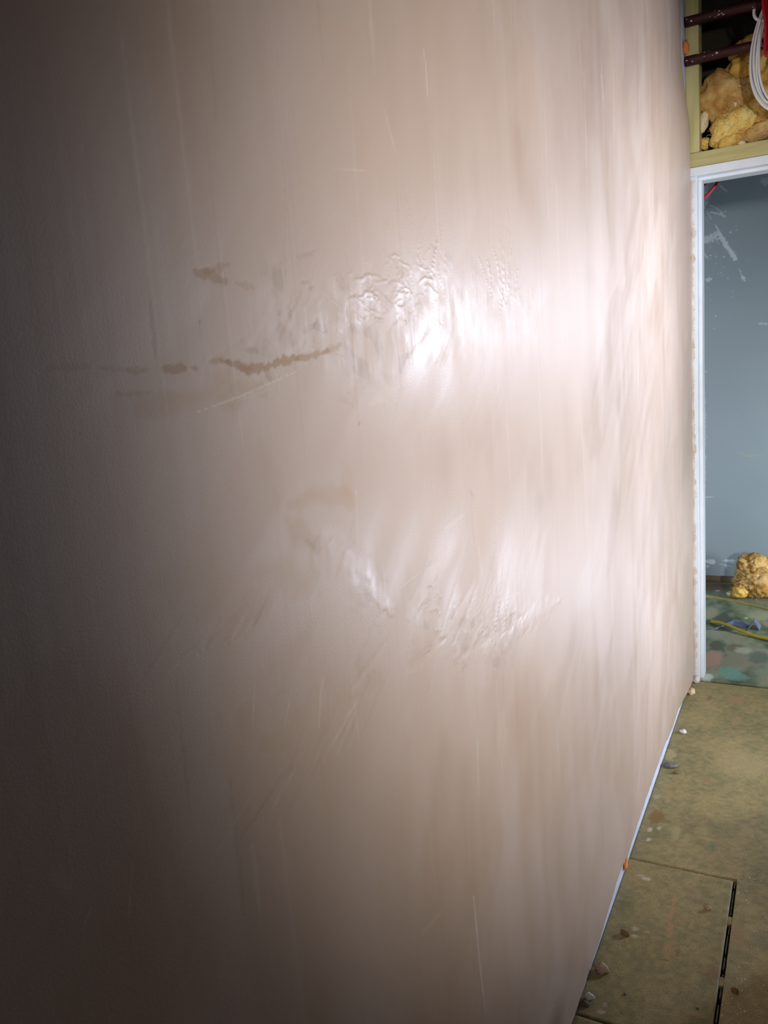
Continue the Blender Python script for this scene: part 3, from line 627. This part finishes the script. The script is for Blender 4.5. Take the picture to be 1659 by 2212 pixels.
fi = empty('insulation_clump', (fc[0], fc[1], 0)); tag(fi, 'torn clump of yellow mineral wool lying by the grey wall', 'insulation')
blob_mesh('wool_body', (.115, .085, .085), 21, M['wool_b'], fi, (.025, .02, .085), 5, .26, .40, 1.4, None, -.083, 0, 2.2)
blob_mesh('wool_tuft', (.080, .060, .075), 24, M['wool_b'], fi, (.01, .045, .165), 5, .28, .42, 1.3, None, None, 0, 2.2)
blob_mesh('wool_tuft', (.045, .040, .035), 25, M['wool'], fi, (-.055, -.03, .040), 4, .2, .40, 1.2, None, -.034)
fibres(fi, .01, .12, -.06, 80, .05, .05, 6, M['wool_w'], ln=.025)
c = [(0.0601, 4.6413)][0]
o = blob_mesh('insulation_scrap', (.028, .02, .016), 31, M['wool_w'], None, (c[0], c[1], .013), 3, .35, .4, 1.2, None, -.013); tag(o, 'small pale wool scrap beside the torn insulation clump', 'insulation')

# ------------------------------------------------------------------ cables
def cable(name, pts, r, m, label, cat, n=10, closed=False):
    ps = catmull(pts, n, closed); o = tube(name, ps, r, m, None, 10, closed, 1.0, pts[0]); o.location = pts[0]
    return tag(o, label, cat)
cc = empty('cable_coil', (.335, 3.31, 2.53)); tag(cc, 'coil of white cable hung on the red pipes', 'cable')
rr = random.Random(5)
for k in range(6):
    top = .335+.004*k; ax = .076+.0055*k+rr.uniform(-.003, .003); zc = 2.36+rr.uniform(-.004, .004); hb_ = .183+.004*k+rr.uniform(-.004, .004); pts = []
    for j in range(24):
        a = 2*math.pi*j/24; s = math.sin(a); zz = zc+hb_*s
        x = .322+ax*math.cos(a)*(1-.16*s) ; yy = 3.305+.006*((k*2) % 3-1)+.004*math.sin(3*a+k)
        pts.append(Vector((x, yy, zz)))
    ps = catmull(pts, 4, True); tube('cable_turn', ps, .0042, M['white_cable'], cc, 8, True, 1.0, cc.location)
a = [([(0.2284, 2.503)][0]), ([(0.2285, 2.4854)][0]), ([(0.2344, 2.4722)][0]), ([(0.2475, 2.463)][0]), ([(0.2677, 2.4594)][0]), ([(0.302, 2.4581)][0])]
tube('cable_tail', catmull([Vector((q[0], 3.30, q[1])) for q in a], 8), .0052, M['white_cable'], cc, 8, False, 1.0, cc.location)
rc = empty('red_cable_coil', (.30, 3.29, 2.53)); tag(rc, 'looped red cable hanging in front of the white cable coil', 'cable')
for k, (pl, pr, bot) in enumerate([((1651, 10), 1668, 126), ((1654, 5), 1676, 100), ((1655, -5), 1690, 140)]):
    L0 = [(0.2589, 2.5625)][0]
    px = [[(1648, -40), (1650, 20), (1655, 60), (1653, 100), (1654, 122), (1659, 124), (1664, 112), (1668, 40), (1670, -40)],
          [(1653, -40), (1655, 20), (1659, 70), (1664, 105), (1674, 100), (1680, 30), (1680, -40)],
          [(1656, -40), (1657, 10), (1658, 60), (1662, 120), (1676, 140), (1690, 90), (1692, -40)]][k]
    ww = [[(0.256, 2.5776), (0.2595, 2.4901), (0.2671, 2.43), (0.2648, 2.372), (0.2665, 2.3391), (0.2737, 2.3345), (0.2807, 2.3506), (0.2855, 2.4545), (0.2872, 2.5692)], [(0.2631, 2.5757), (0.2667, 2.4883), (0.273, 2.414), (0.2806, 2.3609), (0.2949, 2.3648), (0.3024, 2.4647), (0.3013, 2.5654)], [(0.2674, 2.5746), (0.2694, 2.5021), (0.2714, 2.4289), (0.278, 2.3394), (0.2983, 2.3053), (0.3175, 2.374), (0.3181, 2.5609)]][k]
    pts = [Vector((q[0], 3.262+.008*k, q[1])) for q in ww]
    tube('cable_loop', catmull(pts, 8), .0052, M['red_cable'], rc, 8, False, 1.0, rc.location)
yA = 3.66
def on(pl, y): return [Vector((q[0], y, q[1])) for q in pl]
ps = on([(0.1193, 2.1073), (0.0988, 2.0619), (0.0799, 2.0228), (0.0537, 1.9898), (0.0185, 1.965), (-0.0278, 1.9542), (-0.0637, 1.9672)], yA)
cable('red_cable', ps, .0062, M['red_cable'], 'longer red cable arcing under the door head in the grey room', 'cable')
ps = on([(0.0868, 2.1082), (0.0694, 2.0634), (0.0484, 2.0367), (0.0219, 2.0197), (-0.0119, 2.0162), (-0.0657, 2.0288)], 3.68)
cable('red_cable', ps, .0062, M['red_cable'], 'short red cable end tucked in the top corner of the doorway', 'cable')

# things lying on the floor of the grey room
p1 = [(0.0014, 4.1429), (0.0564, 4.1052), (0.1462, 4.0216), (0.2095, 3.977), (0.2681, 3.9465), (0.3864, 3.8646)]
cable('yellow_cable', [(q[0], q[1], .0075+(.0, .008, .006, 0, 0, 0)[i]) for i, q in enumerate(p1)], .0075, M['yellow_rod'], 'yellow cable lying across the green floor of the next room', 'cable')
p2 = [(-0.1322, 4.6151), (-0.0331, 4.5919), (0.0892, 4.5315), (0.249, 4.4348), (0.3808, 4.3639)]
v, f = [], []
for i, q in enumerate(p2):
    for (dy, z) in ((-.016, 0), (-.015, .006), (.015, .006), (.016, 0)): v.append((q[0]-p2[0][0], q[1]+dy*(1, .95, .6, .35, .3)[i]-p2[0][1], z))
for i in range(len(p2)-1):
    for k in range(3): f.append((i*4+k, i*4+4+k, i*4+5+k, i*4+1+k))
o = pymesh('timber_strip', v, f, M['olive'], None); o.location = (*p2[0], .0005); tag(o, 'thin olive yellow strip lying in front of the wool clump', 'strip')
b0 = [(-0.0134, 3.9924), (0.0292, 4.0541), (0.0671, 4.1302), (0.1045, 4.17), (0.1419, 4.15), (0.1725, 4.1287)]
v, f = [], []
for i, q in enumerate(b0):
    wd = (.006, .008, .02, .036, .034, .012)[i]; z = (.003, .004, .006, .016, .020, .006)[i]
    for (dy, zz) in ((-wd, .0005), (0, z), (wd, z*.5), (wd, z*.5-.002), (0, z-.0025), (-wd, 0)): v.append((q[0]-b0[0][0], q[1]-b0[0][1]+dy, zz))
for i in range(len(b0)-1):
    for k in range(6): a = i*6+k; b = i*6+(k+1) % 6; f.append((a, b, b+6, a+6))
f += [tuple(range(5, -1, -1)), tuple(len(v)-6+k for k in range(6))]
o = pymesh('foil_strip', v, f, M['blue'], None); o.location = (*b0[0], .0005); tag(o, 'crumpled blue grey strip beneath the yellow cable', 'strip')
t0 = [(0.1686, 4.0558), (0.2249, 4.071)]; w_ = t0[1][0]-t0[0][0]
v = [(0, 0, 0), (w_*.6, .01, .052), (w_, .03, 0), (.01, .09, .004), (w_*.62, .085, .046), (w_+.005, .10, 0)]
v2 = [(a, b, max(0, c-.004)) for a, b, c in v]
v2[0] = (.006, 0, 0); v2[2] = (w_-.005, .03, 0)
f = [(0, 1, 4, 3), (1, 2, 5, 4), (6, 9, 10, 7), (7, 10, 11, 8), (0, 6, 7, 1), (1, 7, 8, 2), (3, 4, 10, 9), (4, 5, 11, 10), (0, 3, 9, 6), (2, 8, 11, 5)]
o = pymesh('angle_offcut', v+v2, f, M['blue'], None); o.location = (*t0[0], .0005); tag(o, 'short bent metal offcut standing like a tent on the green floor', 'offcut')

# ------------------------------------------------------------------ orange foam and corner debris
c = [(-0.0048, 2.435)][0]
o = blob_mesh('foam_dab', (.012, .018, .024), 41, M['foam'], None, (.004, 3.305, c[1]), 3, .25, .3, 1.2); tag(o, 'orange foam dab in the corner just above the lower red pipe', 'foam')
c = [(1.9815, 0.0205)][0]
o = blob_mesh('foam_dab', (.0045, .020, .014), 43, M['foam'], None, (.0005, c[0], c[1]), 3, .25, .3, 1.2); tag(o, 'orange foam dab at the foot of the plaster wall', 'foam')
CR = [  # pixel-measured floor spots in metres, half sizes, material, label
    ([(0.0331, 2.8606)], (.011, .010, .008), 'crumb_white', 'pale crumb on the floor near the far end of the wall'),
    ([(0.0263, 2.5942)], (.022, .014, .007), 'crumb_grey', 'flat grey crumb beside the wall foot'),
    ([(0.0481, 2.5528)], (.007, .005, .004), 'crumb_brown', 'tiny dark crumb in front of the flat grey crumb'),
    ([(0.2135, 1.8998)], (.0075, .0055, .006), 'crumb_tan', 'small tan crumb near the right edge of the hatch board'),
    ([(0.0452, 1.7338)], (.010, .0055, .006), 'crumb_brown', 'brown chip in the middle left of the hatch board'),
    ([(0.0126, 1.5958)], (.017, .011, .010), 'crumb_tan', 'largest pinkish brown plaster chunk against the wall foot'),
    ([(0.0068, 1.5069)], (.010, .007, .008), 'crumb_white', 'white chip by the near corner of the hatch board'),
    ([(0.0035, 1.4874)], (.008, .006, .005), 'crumb_grey', 'dark chip below the white chip at the wall foot'),
    ([(0.2933, 1.6451)], (.008, .0055, .005), 'crumb_brown', 'brown crumb lying right of the long floor joint'),
    ([(0.0124, 3.2298)], (.014, .024, .012), 'tan', 'ragged tan filler lump in the corner at the wall end'),
    ([(0.0218, 3.3482)], (.014, .012, .016), 'splash', 'white plaster lump at the foot of the door lining'),
    ([(0.2264, 1.5662)], (.0030, .0022, .002), 'crumb_grey', 'tiny black speck on the hatch board, right one'),
    ([(0.0813, 1.5479)], (.0035, .0028, .002), 'crumb_grey', 'tiny black speck on the hatch board, left one')]
for i, (c, s, m, l) in enumerate(CR):
    x = max(c[0][0], s[0]*.95+.004)
    o = blob_mesh('plaster_crumb', s, 60+i, M[m], None, (x, c[0][1], s[2]*.62), 3, .35, .3, .9, None, -s[2]*.62, 0)
    o.rotation_euler.z = random.uniform(-.5, .5) if s[0] < .012 else 0
    tag(o, l, 'crumb', 'crumbs on the chipboard floor')
# pale flakes added to imitate light sparkling on the sheet to the right: far too many and small to pick up singly
rr = random.Random(12); v, f = [], []
for k in range(150):
    x = rr.uniform(.272, .372); y = rr.uniform(1.4, 2.1)-.25*(x-.3); s = rr.uniform(.0006, .0018)
    n = Vector((rr.uniform(-.6, .6), rr.uniform(-.5, .9), 1)).normalized(); t1 = n.orthogonal().normalized(); t2 = n.cross(t1); b = len(v); c = Vector((x, y, .0012+s*.5))
    for j in range(5):
        an = j*2*math.pi/5; q = c+t1*math.cos(an)*s+t2*math.sin(an)*s*.7; v.append((q.x, q.y, max(q.z, .0004)))
    v.append((c.x, c.y, .0002))
    f.append(tuple(b+j for j in range(5)))
    for j in range(5): f.append((b+(j+1) % 5, b+j, b+5))
o = pymesh('sparkle_flakes', v, f, M['glint'], None); tag(o, 'tiny pale flakes added to imitate sparkling light right of the joint', 'flakes', kind='stuff')

# ------------------------------------------------------------------ the work lamps, standing out of frame
def work_lamp(heads, label):
    top_pos = Vector(heads[0]['pos']); d0 = (Vector(heads[0]['aim'])-top_pos).normalized()
    base = Vector((top_pos.x, top_pos.y, 0))-Vector((d0.x, d0.y, 0)).normalized()*.16
    t = empty('work_lamp', base); tag(t, label, 'lamp')
    for L in heads:
        pos = Vector(L['pos']); d = (Vector(L['aim'])-pos).normalized(); q = d.to_track_quat('-Z', 'Y').to_matrix()
        h = boxes('lamp_housing', [(-.115, .115, -.095, .095, .011, .055)], M['yellow'], t, .008)
        h.location = pos-base; h.rotation_euler = q.to_euler()
        boxes('lamp_lens', [(-.095, .095, -.075, .075, .006, .0105)], M['lens'], h, .001)
        for i in range(5): boxes('cooling_fin', [(-.084+.04*i, -.076+.04*i, -.08, .08, .0555, .078)], M['steel'], h, .001)
        ends = [q @ Vector((s*.122, 0, .035))+(pos-base) for s in (-1, 1)]
        mid = Vector((0, 0, pos.z-.02))
        tube('yoke', catmull([ends[0], ends[0]*.35+mid*.65+Vector((0, 0, -.03)), mid, ends[1]*.35+mid*.65+Vector((0, 0, -.03)), ends[1]], 6), .006, M['steel'], t, 8)
    tube('mast', [Vector((0, 0, .12)), Vector((0, 0, 1.0)), Vector((0, 0, top_pos.z+.02))], .012, M['steel'], t, 10)
    for k in range(3):
        a = 2*math.pi*k/3+.5
        tube('tripod_leg', [Vector((.012*math.cos(a), .012*math.sin(a), .50)), Vector((.36*math.cos(a), .36*math.sin(a), .0095))], .009, M['steel'], t, 8)
work_lamp(LAMPS[:1], 'single tripod work lamp standing at the near end of the room')
work_lamp(LAMPS[1:], 'twin headed tripod work lamp standing beside the doorway')

# added tub, unseen just out of frame, put there to shade the near floor from the low lamp
def tub(c):
    t = empty('shade_tub', (c[0], c[1], 0)); tag(t, 'added unseen black tub shading the floor right of the hatch board', 'tub')
    prof = [(.0, .002), (.125, .002), (.135, .010), (.158, .10), (.172, .185), (.182, .190), (.184, .198), (.178, .202), (.168, .190), (.153, .10), (.131, .016), (.0, .014)]
    n = 36; v, f = [], []
    for (r, z) in prof:
        for k in range(n): a = 2*math.pi*k/n; v.append((r*math.cos(a), r*math.sin(a), z))
    for i in range(len(prof)-1):
        for k in range(n): f.append((i*n+k, i*n+(k+1) % n, (i+1)*n+(k+1) % n, (i+1)*n+k))
    m, _, _ = mat('black_rubber', (.02, .02, .022), .6); pymesh('tub_body', v, f, m, t, True)
    for s in (-1, 1):
        tube('tub_handle', catmull([Vector((s*.180, -.055, .194)), Vector((s*.198, -.045, .225)), Vector((s*.198, .045, .225)), Vector((s*.180, .055, .194))], 8), .010, m, t, 8)
    v = [(0, 0, .132)]; n = 32
    for k in range(n): a = 2*math.pi*k/n; v.append((.156*math.cos(a), .156*math.sin(a), .125+.004*math.sin(3*a)))
    pymesh('wet_plaster', v, [(0, 1+k, 1+(k+1) % n) for k in range(n)], M['crumb_tan'], t, True)
tub((.567, 1.80))
